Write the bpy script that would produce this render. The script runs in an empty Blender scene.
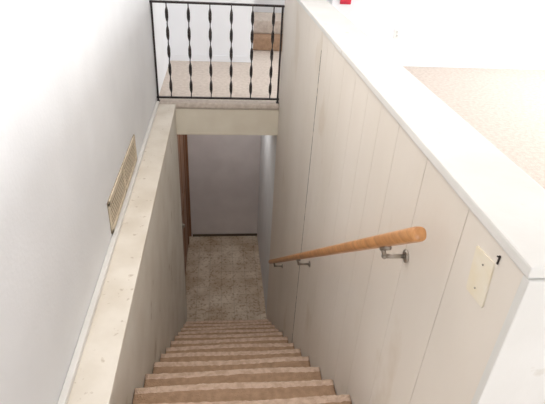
import bpy, bmesh, math, random
from mathutils import Vector, Matrix
random.seed(4)
H=1.47   # camera-relative z -> world z (upper floor at 0)
scene=bpy.context.scene
scene.view_settings.view_transform='Standard'
scene.view_settings.exposure=0.0

# ---------------- materials ----------------
def mat(name,col,col2=None,scale=5,detail=6,rough=.7,bump=0,bscale=None,contrast=(.35,.65),metal=0,stretch=(1,1,1),spots=None):
    m=bpy.data.materials.new(name); m.use_nodes=True
    n=m.node_tree.nodes; l=m.node_tree.links; b=n['Principled BSDF']
    b.inputs['Roughness'].default_value=rough; b.inputs['Metallic'].default_value=metal
    b.inputs['Base Color'].default_value=(*col,1)
    tc=n.new('ShaderNodeTexCoord'); mp=n.new('ShaderNodeMapping'); mp.inputs['Scale'].default_value=stretch
    l.new(tc.outputs['Object'],mp.inputs['Vector'])
    last=None
    if col2:
        t=n.new('ShaderNodeTexNoise'); t.inputs['Scale'].default_value=scale; t.inputs['Detail'].default_value=detail
        l.new(mp.outputs[0],t.inputs['Vector'])
        r=n.new('ShaderNodeValToRGB'); r.color_ramp.elements[0].position=contrast[0]; r.color_ramp.elements[1].position=contrast[1]
        r.color_ramp.elements[0].color=(*col,1); r.color_ramp.elements[1].color=(*col2,1)
        l.new(t.outputs['Fac'],r.inputs['Fac']); l.new(r.outputs['Color'],b.inputs['Base Color']); last=r.outputs['Color']
    if spots:
        t=n.new('ShaderNodeTexNoise'); t.inputs['Scale'].default_value=spots[1]; t.inputs['Detail'].default_value=8
        l.new(mp.outputs[0],t.inputs['Vector'])
        r=n.new('ShaderNodeValToRGB'); r.color_ramp.elements[0].position=spots[2]; r.color_ramp.elements[1].position=spots[2]+.06
        r.color_ramp.elements[0].color=(0,0,0,1); r.color_ramp.elements[1].color=(spots[3],)*3+(1,)
        l.new(t.outputs['Fac'],r.inputs['Fac'])
        mx=n.new('ShaderNodeMix'); mx.data_type='RGBA'
        l.new(r.outputs['Color'],mx.inputs['Factor'])
        if last: l.new(last,mx.inputs['A'])
        else: mx.inputs['A'].default_value=(*col,1)
        mx.inputs['B'].default_value=(*spots[0],1)
        l.new(mx.outputs['Result'],b.inputs['Base Color'])
    if bump:
        t=n.new('ShaderNodeTexNoise'); t.inputs['Scale'].default_value=bscale or scale; t.inputs['Detail'].default_value=4
        l.new(mp.outputs[0],t.inputs['Vector'])
        bp=n.new('ShaderNodeBump'); bp.inputs['Strength'].default_value=bump; bp.inputs['Distance'].default_value=.01
        l.new(t.outputs['Fac'],bp.inputs['Height']); l.new(bp.outputs['Normal'],b.inputs['Normal'])
    return m

M_wall=mat('white_paint',(.80,.805,.81),(.755,.76,.765),3,4,.65,.08,60,spots=((.62,.59,.54),7,.70,.4))
M_far=mat('far_white_paint',(.85,.86,.88),(.82,.83,.85),2,3,.7)
M_panel=mat('cream_panel',(.81,.745,.67),(.745,.675,.59),1.6,7,.5,.05,30,stretch=(1,1,.5),spots=((.58,.47,.34),3.1,.64,.35))
M_groove=mat('groove',(.52,.41,.28),(.40,.31,.20),9,4,.9)
M_dark=mat('dark_gap',(.05,.04,.03),(.50,.41,.3),30,3,.9,contrast=(.52,.60))
M_cap=mat('cap_paint',(.765,.745,.71),(.70,.68,.64),4,5,.45,.05,40,spots=((.55,.5,.42),14,.66,.45))
M_ledge=mat('grimy_ledge',(.80,.74,.65),(.68,.61,.51),4,10,.6,.1,50,contrast=(.4,.68),spots=((.42,.33,.23),30,.64,.5))
M_stwall=mat('dirty_stair_wall',(.82,.78,.70),(.72,.665,.575),3,7,.6,.06,30,spots=((.45,.37,.27),6,.64,.5))
M_header=mat('header_paint',(.87,.81,.68),(.81,.74,.61),5,5,.6)
M_carpet=mat('beige_carpet',(.73,.64,.56),(.62,.53,.455),30,8,1,.6,140)
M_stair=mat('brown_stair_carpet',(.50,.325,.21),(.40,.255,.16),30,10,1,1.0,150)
M_nose=mat('worn_lit_nosing_carpet',(.72,.54,.42),(.58,.41,.30),34,10,1,1.0,150,contrast=(.4,.62))  # worn nosing, also lightened in colour to paint in edge light contrast
M_back=mat('riser_shade_carpet',(.27,.165,.10),(.19,.115,.07),40,10,1,1.0,150)  # riser shadow painted as darker carpet on tread rears, nosing undersides, risers
M_bwall=mat('basement_wall_paint',(.76,.71,.70),(.70,.65,.64),4,5,.6)
M_bwall2=mat('basement_side_paint',(.80,.83,.85),(.74,.77,.79),4,5,.6)
M_brown=mat('brown_door_wood',(.30,.145,.075),(.20,.095,.05),8,6,.5,stretch=(6,6,.6))
M_iron=mat('black_iron',(.02,.018,.018),(.05,.035,.03),30,4,.5,.2,80,metal=.4)
M_wood=mat('handrail_wood',(.62,.30,.115),(.43,.19,.065),7,8,.30,.1,40,stretch=(8,.8,8))
M_metal=mat('bracket_metal',(.42,.38,.33),(.3,.26,.22),20,4,.35,metal=.8)
M_vent=mat('tan_vent_metal',(.68,.58,.44),(.57,.48,.35),20,4,.5)
M_ventb=mat('vent_recess',(.30,.23,.15),(.22,.17,.11),12,4,.8)
M_ventd=mat('vent_dark',(.10,.075,.05),rough=.9)
M_plate=mat('yellowed_plate',(.78,.68,.50),(.82,.76,.65),12,6,.5)
M_white=mat('white_plastic',(.85,.85,.82),rough=.4)
M_red=mat('red_fabric',(.70,.04,.07),(.5,.02,.05),20,4,.8)

def tile_mat():
    m=bpy.data.materials.new('vinyl_tile'); m.use_nodes=True
    n=m.node_tree.nodes; l=m.node_tree.links; b=n['Principled BSDF']; b.inputs['Roughness'].default_value=.45
    tc=n.new('ShaderNodeTexCoord')
    br=n.new('ShaderNodeTexBrick'); br.offset=0; br.inputs['Scale'].default_value=1
    br.inputs['Brick Width'].default_value=.15; br.inputs['Row Height'].default_value=.15
    br.inputs['Mortar Size'].default_value=.005
    br.inputs['Color1'].default_value=(.70,.61,.50,1); br.inputs['Color2'].default_value=(.66,.57,.465,1); br.inputs['Mortar'].default_value=(.57,.49,.39,1)
    l.new(tc.outputs['Object'],br.inputs['Vector'])
    t=n.new('ShaderNodeTexNoise'); t.inputs['Scale'].default_value=3.5; t.inputs['Detail'].default_value=10; l.new(tc.outputs['Object'],t.inputs['Vector'])
    r=n.new('ShaderNodeValToRGB'); r.color_ramp.elements[0].position=.36; r.color_ramp.elements[1].position=.64
    r.color_ramp.elements[0].color=(.64,.54,.44,1); r.color_ramp.elements[1].color=(1,1,1,1)
    l.new(t.outputs['Fac'],r.inputs['Fac'])
    mx=n.new('ShaderNodeMix'); mx.data_type='RGBA'; mx.blend_type='MULTIPLY'; mx.inputs['Factor'].default_value=.9
    l.new(br.outputs['Color'],mx.inputs['A']); l.new(r.outputs['Color'],mx.inputs['B'])
    t2=n.new('ShaderNodeTexNoise'); t2.inputs['Scale'].default_value=36; t2.inputs['Detail'].default_value=5; l.new(tc.outputs['Object'],t2.inputs['Vector'])
    r2=n.new('ShaderNodeValToRGB'); r2.color_ramp.elements[0].position=.35; r2.color_ramp.elements[1].position=.48
    r2.color_ramp.elements[0].color=(.68,.60,.52,1); r2.color_ramp.elements[1].color=(1,1,1,1); l.new(t2.outputs['Fac'],r2.inputs['Fac'])
    m2=n.new('ShaderNodeMix'); m2.data_type='RGBA'; m2.blend_type='MULTIPLY'; m2.inputs['Factor'].default_value=1
    l.new(mx.outputs['Result'],m2.inputs['A']); l.new(r2.outputs['Color'],m2.inputs['B']); l.new(m2.outputs['Result'],b.inputs['Base Color'])
    return m
M_tile=tile_mat()

# ---------------- mesh helpers ----------------
class MB:
    def __init__(s): s.bm=bmesh.new(); s.mats=[]
    def mi(s,m):
        if m not in s.mats: s.mats.append(m)
        return s.mats.index(m)
    def box(s,x0,x1,y0,y1,z0,z1,m,bev=0):
        t=bmesh.new()
        r=bmesh.ops.create_cube(t,size=1)
        for v in t.verts:
            v.co=Vector(((x0+x1)/2+v.co.x*(x1-x0),(y0+y1)/2+v.co.y*(y1-y0),(z0+z1)/2+v.co.z*(z1-z0)+H))
        if bev: bmesh.ops.bevel(t,geom=t.edges[:],offset=bev,segments=2,affect='EDGES',profile=.6)
        s.add(t,m)
    def add(s,t,m,mtx=None,smooth=False):
        i=s.mi(m)
        if mtx: t.transform(mtx)
        mp={}
        for v in t.verts: mp[v]=s.bm.verts.new(v.co)
        for f in t.faces:
            nf=s.bm.faces.new([mp[v] for v in f.verts]); nf.material_index=i; nf.smooth=smooth
        t.free()
    def cyl(s,p0,p1,r,m,seg=16,r2=None):
        p0=Vector(p0)+Vector((0,0,H)); p1=Vector(p1)+Vector((0,0,H)); d=p1-p0
        t=bmesh.new(); bmesh.ops.create_cone(t,cap_ends=True,segments=seg,radius1=r,radius2=r if r2 is None else r2,depth=d.length)
        mt=Matrix.Translation((p0+p1)/2)@d.to_track_quat('Z','Y').to_matrix().to_4x4()
        s.add(t,m,mt,True)
    def sph(s,c,r,m,sc=(1,1,1)):
        t=bmesh.new(); bmesh.ops.create_uvsphere(t,u_segments=16,v_segments=10,radius=r)
        s.add(t,m,Matrix.Translation(Vector(c)+Vector((0,0,H)))@Matrix.Diagonal((*sc,1)),True)
    def obj(s,name,parent=None):
        bmesh.ops.recalc_face_normals(s.bm,faces=s.bm.faces[:])
        me=bpy.data.meshes.new(name); s.bm.to_mesh(me); s.bm.free()
        for m in s.mats: me.materials.append(m)
        o=bpy.data.objects.new(name,me); scene.collection.objects.link(o)
        if parent: o.parent=parent
        return o

LX=-.552; LED=-.395; RX=.52; HY=4.10; FZ=-1.47; BZ=-4.07; CEIL=.95; BY=5.45; XR=5.0; YN=-2.5

# left wall (upper storey)
b=MB(); b.box(LX-.12,LX,YN,BY,FZ-.28,CEIL,M_wall); b.obj('wall_left')
# left stair side wall with ledge
b=MB(); b.box(LX-.12,LED,.9,HY+.02,BZ-.1,FZ-.035,M_stwall)
b.obj('wall_stair_left')
b=MB(); b.box(LX+.001,LED+.008,1.02,HY-.03,FZ-.034,FZ-.005,M_ledge,.004); b.obj('trim_ledge')
b=MB(); b.box(LX+.001,LX+.026,1.02,HY-.03,FZ-.004,FZ+.022,M_cap,.004); b.obj('baseboard_left')

# right half wall
b=MB()
b.box(RX+.012,.675,.60,HY+.06,FZ-.28,-.512,M_panel)
b.box(RX+.012,.675,-.2,5.77,BZ-.1,FZ-.281,M_groove)
ys=[.60,.817,1.057,1.28,1.46,1.62,1.80,2.0,2.22,2.36,2.5,2.74,2.9,3.02,3.3,3.42,3.55,3.74,3.92,HY+.04]
for i in range(len(ys)-1):
    g=.0010
    b.box(RX,RX+.010,ys[i]+g,ys[i+1]-g,BZ,-.513,M_panel,.0012)
b.box(RX+.004,RX+.0115,.60,HY+.04,BZ,-.514,M_groove)
b.box(RX-.0006,RX+.0117,2.4960,2.5040,-3.2,-.60,M_dark)
b.box(RX,RX+.0115,-.2,.599,BZ,FZ-.05,M_panel)
b.obj('wall_right_half')
b=MB(); b.box(RX-.006,.700,.585,HY+.07,-.512,-.486,M_cap,.005)
b.box(RX-.004,.687,.580,.600,FZ,-.5125,M_cap,.003)
b.obj('trim_cap')

# upper floor
b=MB()
b.box(.675,XR,YN,BY,FZ-.28,FZ,M_carpet)
b.box(LX,.675,YN,.96,FZ-.28,FZ,M_carpet)
b.box(LX,.675,HY+.02,BY,FZ-.279,FZ,M_carpet)
b.box(.36,1.6,BY,6.7,FZ-.28,FZ,M_carpet)
b.box(LX,RX,HY-.012,HY+.05,FZ-.055,FZ+.002,M_carpet,.02)
b.obj('floor')
b=MB(); b.box(LX,RX,HY,HY+.018,FZ-.285,FZ-.056,M_header,.002); b.box(LX,RX,HY-.002,HY+.6,FZ-.30,FZ-.282,M_header)
b.obj('trim_header')

# back wall with alcove
b=MB(); b.box(LX-.12,.36,BY,BY+.12,FZ-.2,CEIL,M_far); b.box(1.2,XR+.12,BY,BY+.12,FZ-.2,CEIL,M_far)
b.box(.26,.36,BY+.12,6.9,FZ-.2,CEIL,M_far); b.box(1.2,1.3,BY+.12,6.9,FZ-.2,CEIL,M_far); b.box(.26,1.3,6.8,6.9,FZ-.2,CEIL,M_far)
b.obj('wall_back')
b=MB(); b.box(LX,.36,BY-.012,BY,FZ,FZ+.07,M_far,.003); b.box(1.2,XR,BY-.012,BY,FZ,FZ+.07,M_far,.003); b.obj('baseboard_back')
b=MB()
b.box(.375,1.185,5.98,6.79,FZ+.003,FZ+.15,M_stair,.015)
b.box(.375,1.185,6.22,6.79,FZ+.151,FZ+.31,M_carpet,.015)
b.obj('carpeted_steps')
# right + front walls with windows
def wallwin_x(name,x0,x1,ya,yb,wins):
    b=MB(); z0,z1=-.55,.65; y=ya
    for (a,c) in wins:
        b.box(x0,x1,y,a,FZ-.2,CEIL,M_far); b.box(x0,x1,a,c,FZ-.2,z0,M_far); b.box(x0,x1,a,c,z1,CEIL,M_far); y=c
    b.box(x0,x1,y,yb,FZ-.2,CEIL,M_far); b.obj(name)
wallwin_x('wall_right',XR,XR+.12,YN,BY+.12,[(.2,2.2),(3.0,4.8)])
b=MB(); b.box(LX-.12,0,YN-.12,YN,FZ-.2,CEIL,M_far); b.box(0,3,YN-.12,YN,FZ-.2,-.55,M_far); b.box(0,3,YN-.12,YN,.65,CEIL,M_far); b.box(3,XR+.12,YN-.12,YN,FZ-.2,CEIL,M_far); b.obj('wall_front')
def winframe(name,x0,x1,y0,y1):
    b=MB(); z0,z1=-.55,.65
    horiz=(x1-x0)>(y1-y0)
    b.box(x0,x1,y0,y1,z0,z0+.05,M_white,.004); b.box(x0,x1,y0,y1,z1-.05,z1,M_white,.004); b.box(x0,x1,y0,y1,.02,.06,M_white,.004)
    for t in (0,.5,1):
        if horiz:
            c=x0+.025+(x1-x0-.05)*t; b.box(c-.025,c+.025,y0,y1,z0+.05,z1-.05,M_white,.004)
        else:
            c=y0+.025+(y1-y0-.05)*t; b.box(x0,x1,c-.025,c+.025,z0+.05,z1-.05,M_white,.004)
    b.obj(name)
winframe('window_1',XR+.03,XR+.08,.2,2.2); winframe('window_2',XR+.03,XR+.08,3.0,4.8); winframe('window_3',0,3,YN-.08,YN-.03)
b=MB(); b.box(LX-.12,XR+.12,YN-.12,6.9,CEIL,CEIL+.1,M_far); b.obj('ceiling')

# ---------------- stairs ----------------
rise=.2; run=.24; Y0=1.0
bm=bmesh.new(); prof=[]   # (y,z,mat of following face)
nst=12
for k in range(0,nst+1):
    yn=Y0+run*k; zn=FZ-rise*k
    r=.021
    cy=yn-r; cz=zn-r+.003
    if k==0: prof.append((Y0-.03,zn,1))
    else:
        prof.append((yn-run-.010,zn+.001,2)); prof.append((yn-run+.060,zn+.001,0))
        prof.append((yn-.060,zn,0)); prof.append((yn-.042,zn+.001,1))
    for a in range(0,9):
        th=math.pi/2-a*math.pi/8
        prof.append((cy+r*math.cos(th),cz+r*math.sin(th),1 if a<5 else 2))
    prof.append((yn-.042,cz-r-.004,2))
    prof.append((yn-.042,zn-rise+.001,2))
nx=60; x0,x1=LED+.004,RX-.004
rows=[]
for (y,z,q) in prof:
    row=[]
    for i in range(nx+1):
        x=x0+(x1-x0)*i/nx
        w=.0025 if q else .0015
        row.append(bm.verts.new((x,y+random.uniform(-w,w)+.004*math.sin(x*7+z*9),z+H+random.uniform(-w,w))))
    rows.append(row)
for a in range(len(rows)-1):
    for i in range(nx):
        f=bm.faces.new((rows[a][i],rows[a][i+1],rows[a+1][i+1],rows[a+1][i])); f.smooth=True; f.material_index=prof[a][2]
top0,top1=rows[0],rows[-1]
zend=BZ+H+.003
c0=[bm.verts.new((x,Y0-.03,zend)) for x in (x0,x1)]
yE=prof[-1][0]
c1=[bm.verts.new((x,yE,zend)) for x in (x0,x1)]
bm.faces.new([c0[0],c0[1],c1[1],c1[0]])
bm.faces.new([r_[0] for r_ in rows]+[c1[0],c0[0]]); bm.faces.new([r_[-1] for r_ in rows]+[c1[1],c0[1]])
bm.faces.new(top0+[c0[1],c0[0]])
me=bpy.data.meshes.new('staircase')
bmesh.ops.recalc_face_normals(bm,faces=bm.faces[:]); bm.to_mesh(me); bm.free()
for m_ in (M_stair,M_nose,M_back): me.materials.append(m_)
o=bpy.data.objects.new('staircase',me); scene.collection.objects.link(o)

# ---------------- basement hall ----------------
b=MB(); b.box(LX-.2,.70,3.6,5.9,BZ-.1,BZ,M_tile); b.obj('floor_basement')
b=MB(); b.box(LX-.2,.70,5.77,5.87,BZ+.001,FZ-.29,M_bwall)
b.obj('wall_basement_back')
b=MB(); b.box(-.41,RX,5.750,5.769,BZ+.001,BZ+.03,M_ventd,.002); b.obj('dark_base_strip_basement_back')  # thin dark strip along the gap line at the wall base
b=MB(); b.box(RX,RX+.0115,HY+.042,5.769,BZ+.001,FZ-.30,M_bwall2); b.obj('wall_basement_right')
b=MB(); b.box(-.60,-.475,HY+.021,5.769,BZ+.001,FZ-.285,M_bwall); b.obj('wall_basement_left')
b=MB()
b.box(-.474,-.45,4.35,4.43,BZ+.002,-1.9,M_brown,.004); b.box(-.474,-.45,5.56,5.64,BZ+.002,-1.9,M_brown,.004)
b.box(-.474,-.45,4.35,5.64,-1.9,-1.82,M_brown,.004); b.box(-.474,-.462,4.431,5.559,BZ+.012,-1.901,M_brown)
for (za,zb) in ((-3.9,-3.1),(-2.95,-2.05)):
    for (ya,yb) in ((4.55,4.92),(5.06,5.44)):
        b.box(-.463,-.456,ya,yb,za,zb,M_brown,.004)
b.sph((-.43,4.52,-3.05),.028,M_metal); b.cyl((-.462,4.52,-3.05),(-.43,4.52,-3.05),.01,M_metal)
b.obj('door_1')
b=MB(); b.box(-.474,-.425,5.748,5.769,BZ+.002,FZ-.305,M_brown,.004); b.obj('trim_1')

# ---------------- railing ----------------
rail=bpy.data.objects.new('iron_railing',None); scene.collection.objects.link(rail)
RY=HY+.03; zt=-.655; zb=-1.435
b=MB(); b.box(LX+.001,RX-.001,RY-.016,RY+.016,zt-.008,zt+.008,M_iron,.003); b.box(LX+.001,RX-.001,RY-.012,RY+.012,zb-.007,zb+.007,M_iron,.002)
b.obj('rails',rail)
b=MB()
for x in (LX+.012,RX-.014): b.box(x-.008,x+.008,RY-.008,RY+.008,FZ+.003,zt-.004,M_iron,.002)
for x in (LX+.014,RX-.014): b.box(x-.013,x+.013,RY-.02,RY+.02,FZ+.001,FZ+.007,M_iron,.002)
b.obj('posts',rail)
b=MB(); nb=6
for i in range(nb):
    x=-.425+.172*i
    t=bmesh.new(); prev=None; N=130; w,d=.0125,.0038
    L=zt-zb-.008
    for k in range(N+1):
        s=k/N
        a=math.pi/2
        for c in (.12,.31,.5,.69,.88):
            q=min(max((s-(c-.08))/.16,0),1); a+=q*math.pi
        ca,sa=math.cos(a),math.sin(a)
        ring=[t.verts.new((x+px*ca-py*sa,RY+px*sa+py*ca,zb+.004+L*s+H)) for px,py in ((-w,-d),(w,-d),(w,d),(-w,d))]
        if prev:
            for j in range(4): t.faces.new((prev[j],prev[(j+1)%4],ring[(j+1)%4],ring[j]))
        prev=ring
    b.add(t,M_iron)
b.obj('twisted_balusters',rail)

# ---------------- handrail ----------------
hr=bpy.data.objects.new('wooden_handrail',None); scene.collection.objects.link(hr)
A=Vector((.442,.850,-.602)); B=Vector((.442,3.44,-2.725)); d=(B-A).normalized()
side=Vector((1,0,0)); up=side.cross(d).normalized()
if up.z<0: up=-up
b=MB(); t=bmesh.new(); seg=24; rings=[]
Ltot=(B-A).length
st=[(0,.80),(.004,.93),(.012,1.0)]+[(q,1.0) for q in [Ltot*k/30 for k in range(1,30)]]+[(Ltot-.01,1.0),(Ltot-.003,.93),(Ltot,.82)]
for (q,sc) in st:
    c=A+d*q
    ring=[]
    for j in range(seg):
        a=2*math.pi*j/seg; ca,sa=math.cos(a),math.sin(a)
        e=.75
        px=.019*math.copysign(abs(ca)**e,ca)*sc; py=.018*math.copysign(abs(sa)**e,sa)*sc
        ring.append(t.verts.new(c+side*px+up*py+Vector((0,0,H))))
    if rings:
        for j in range(seg): t.faces.new((rings[-1][j],rings[-1][(j+1)%seg],ring[(j+1)%seg],ring[j]))
    rings.append(ring)
t.faces.new(rings[0]); t.faces.new(rings[-1][::-1])
b.add(t,M_wood,None,True)
o=b.obj('rail_bar',hr)
b=MB()
for yb_ in (1.03,2.2,3.2):
    zc=A.z+(yb_-A.y)*d.z/d.y
    zw=zc-.065
    b.cyl((RX,yb_+.012,zw),(RX-.005,yb_+.012,zw),.019,M_metal,20)
    b.cyl((RX-.004,yb_+.012,zw),(.455,yb_+.006,zw+.006),.0065,M_metal,12)
    b.sph((.452,yb_+.005,zw+.008),.009,M_metal)
    b.cyl((.452,yb_+.005,zw+.006),(.442,yb_,zc-.026),.0065,M_metal,12)
    c=Vector((.442,yb_,zc))-up*.021
    b.cyl(c-d*.03,c+d*.03,.007,M_metal,12)
    for s in (-.011,.011): b.sph((RX-.005,yb_+.012,zw+s),.003,M_dark)
b.obj('brackets',hr)

# ---------------- wall vent ----------------
b=MB(); va,vb,z0,z1=2.06,2.90,FZ+.035,FZ+.215
b.box(LX+.0005,LX+.003,va,vb,z0,z1,M_ventb)
fr=.022
b.box(LX+.001,LX+.010,va,vb,z1-fr,z1,M_vent,.002); b.box(LX+.001,LX+.010,va,vb,z0,z0+fr,M_vent,.002)
for yc in (va+fr/2,(va+vb)/2,vb-fr/2): b.box(LX+.001,LX+.010,yc-fr/2,yc+fr/2,z0,z1,M_vent,.002)
k=z0+fr+.012
while k<z1-fr-.012:
    b.box(LX+.0025,LX+.0060,va+fr,vb-fr,k,k+.007,M_vent,.001); k+=.021
b.obj('air_return_vent')

# blank yellowed switch plate & hook
b=MB(); t=bmesh.new(); bmesh.ops.create_cube(t,size=1)
bmesh.ops.bevel(t,geom=t.edges[:],offset=.03,segments=2,affect='EDGES')
b.add(t,M_plate,Matrix.Translation((RX-.0015,.71,-.61+H))@Matrix.Rotation(math.radians(-6),4,'X')@Matrix.Diagonal((.003,.07,.105,1)))
for s in (-.03,.03): b.sph((RX-.0035,.71,-.61+s),.0022,M_metal)
b.obj('switch_plate')
b=MB(); b.box(RX-.003,RX-.0004,.672,.676,-.550,-.530,M_iron,.001); b.cyl((RX,.674,-.533),(RX-.007,.674,-.531),.0018,M_iron,8); b.obj('wall_hook')
# outlet on back wall
b=MB(); b.box(1.94,2.01,BY-.006,BY,-1.16,-1.05,M_white,.002)
for z in (-1.125,-1.085):
    b.cyl((1.975,BY-.006,z),(1.975,BY-.0085,z),.015,M_white,16)
    for s in (-.005,.005): b.box(1.975+s-.001,1.975+s+.001,BY-.0095,BY-.008,z-.005,z+.005,M_ventd)
b.obj('wall_outlet')
# red hanging on back wall
b=MB(); b.box(1.28,1.40,BY-.02,BY-.001,-.82,-.45,M_red,.008); b.cyl((1.25,BY-.012,-.44),(1.43,BY-.012,-.44),.008,M_brown,10); b.obj('red_wall_hanging')

# ---------------- lights ----------------
def area(name,loc,rot,sx,sy,e,col=(1,1,1)):
    l=bpy.data.lights.new(name,'AREA'); l.shape='RECTANGLE'; l.size=sx; l.size_y=sy; l.energy=e; l.color=col
    o=bpy.data.objects.new(name,l); o.location=(loc[0],loc[1],loc[2]+H); o.rotation_euler=rot; scene.collection.objects.link(o); return o
area('daylight_1',(XR+.2,1.2,.05),(0,math.radians(90),0),1.2,2.0,58,(.97,.98,1))
area('daylight_2',(XR+.2,3.9,.05),(0,math.radians(90),0),1.2,1.8,135,(.97,.98,1))
area('rear_fill_light',(1.5,YN-.2,.05),(math.radians(90),0,0),3,1.2,72,(.97,.98,1))  # added fill from behind the camera, brightens the right wall
area('ceiling_fill_light',(-.05,1.9,CEIL-.06),(0,0,0),1.0,1.0,23,(1,.95,.89))  # added overhead fill for the stairwell, no fixture modelled
area('alcove_fill_light',(.8,6.1,CEIL-.06),(0,0,0),.4,.4,8,(1,.97,.93))  # added fill, the alcove gets little light otherwise
area('hall_fill_light',(.1,5.0,FZ-.32),(0,0,0),.3,.3,4.5,(1,.97,.94))  # added fill to lift the dim basement hall
w=bpy.data.worlds.new('World'); scene.world=w; w.use_nodes=True
w.node_tree.nodes['Background'].inputs[0].default_value=(.9,.95,1,1); w.node_tree.nodes['Background'].inputs[1].default_value=1.0

# ---------------- camera ----------------
cd=bpy.data.cameras.new('Camera'); cam=bpy.data.objects.new('Camera',cd); scene.collection.objects.link(cam)
cd.sensor_width=36; cd.lens=482/545*36; cd.clip_start=.02
F=Vector((.106,.85,-.5164)).normalized(); R=Vector((.9944,-.0935,.0504)); R=(R-F*R.dot(F)).normalized(); U=R.cross(F)
m=Matrix((R,U,-F)).transposed().to_4x4(); m.translation=Vector((0,0,H)); cam.matrix_world=m
scene.camera=cam
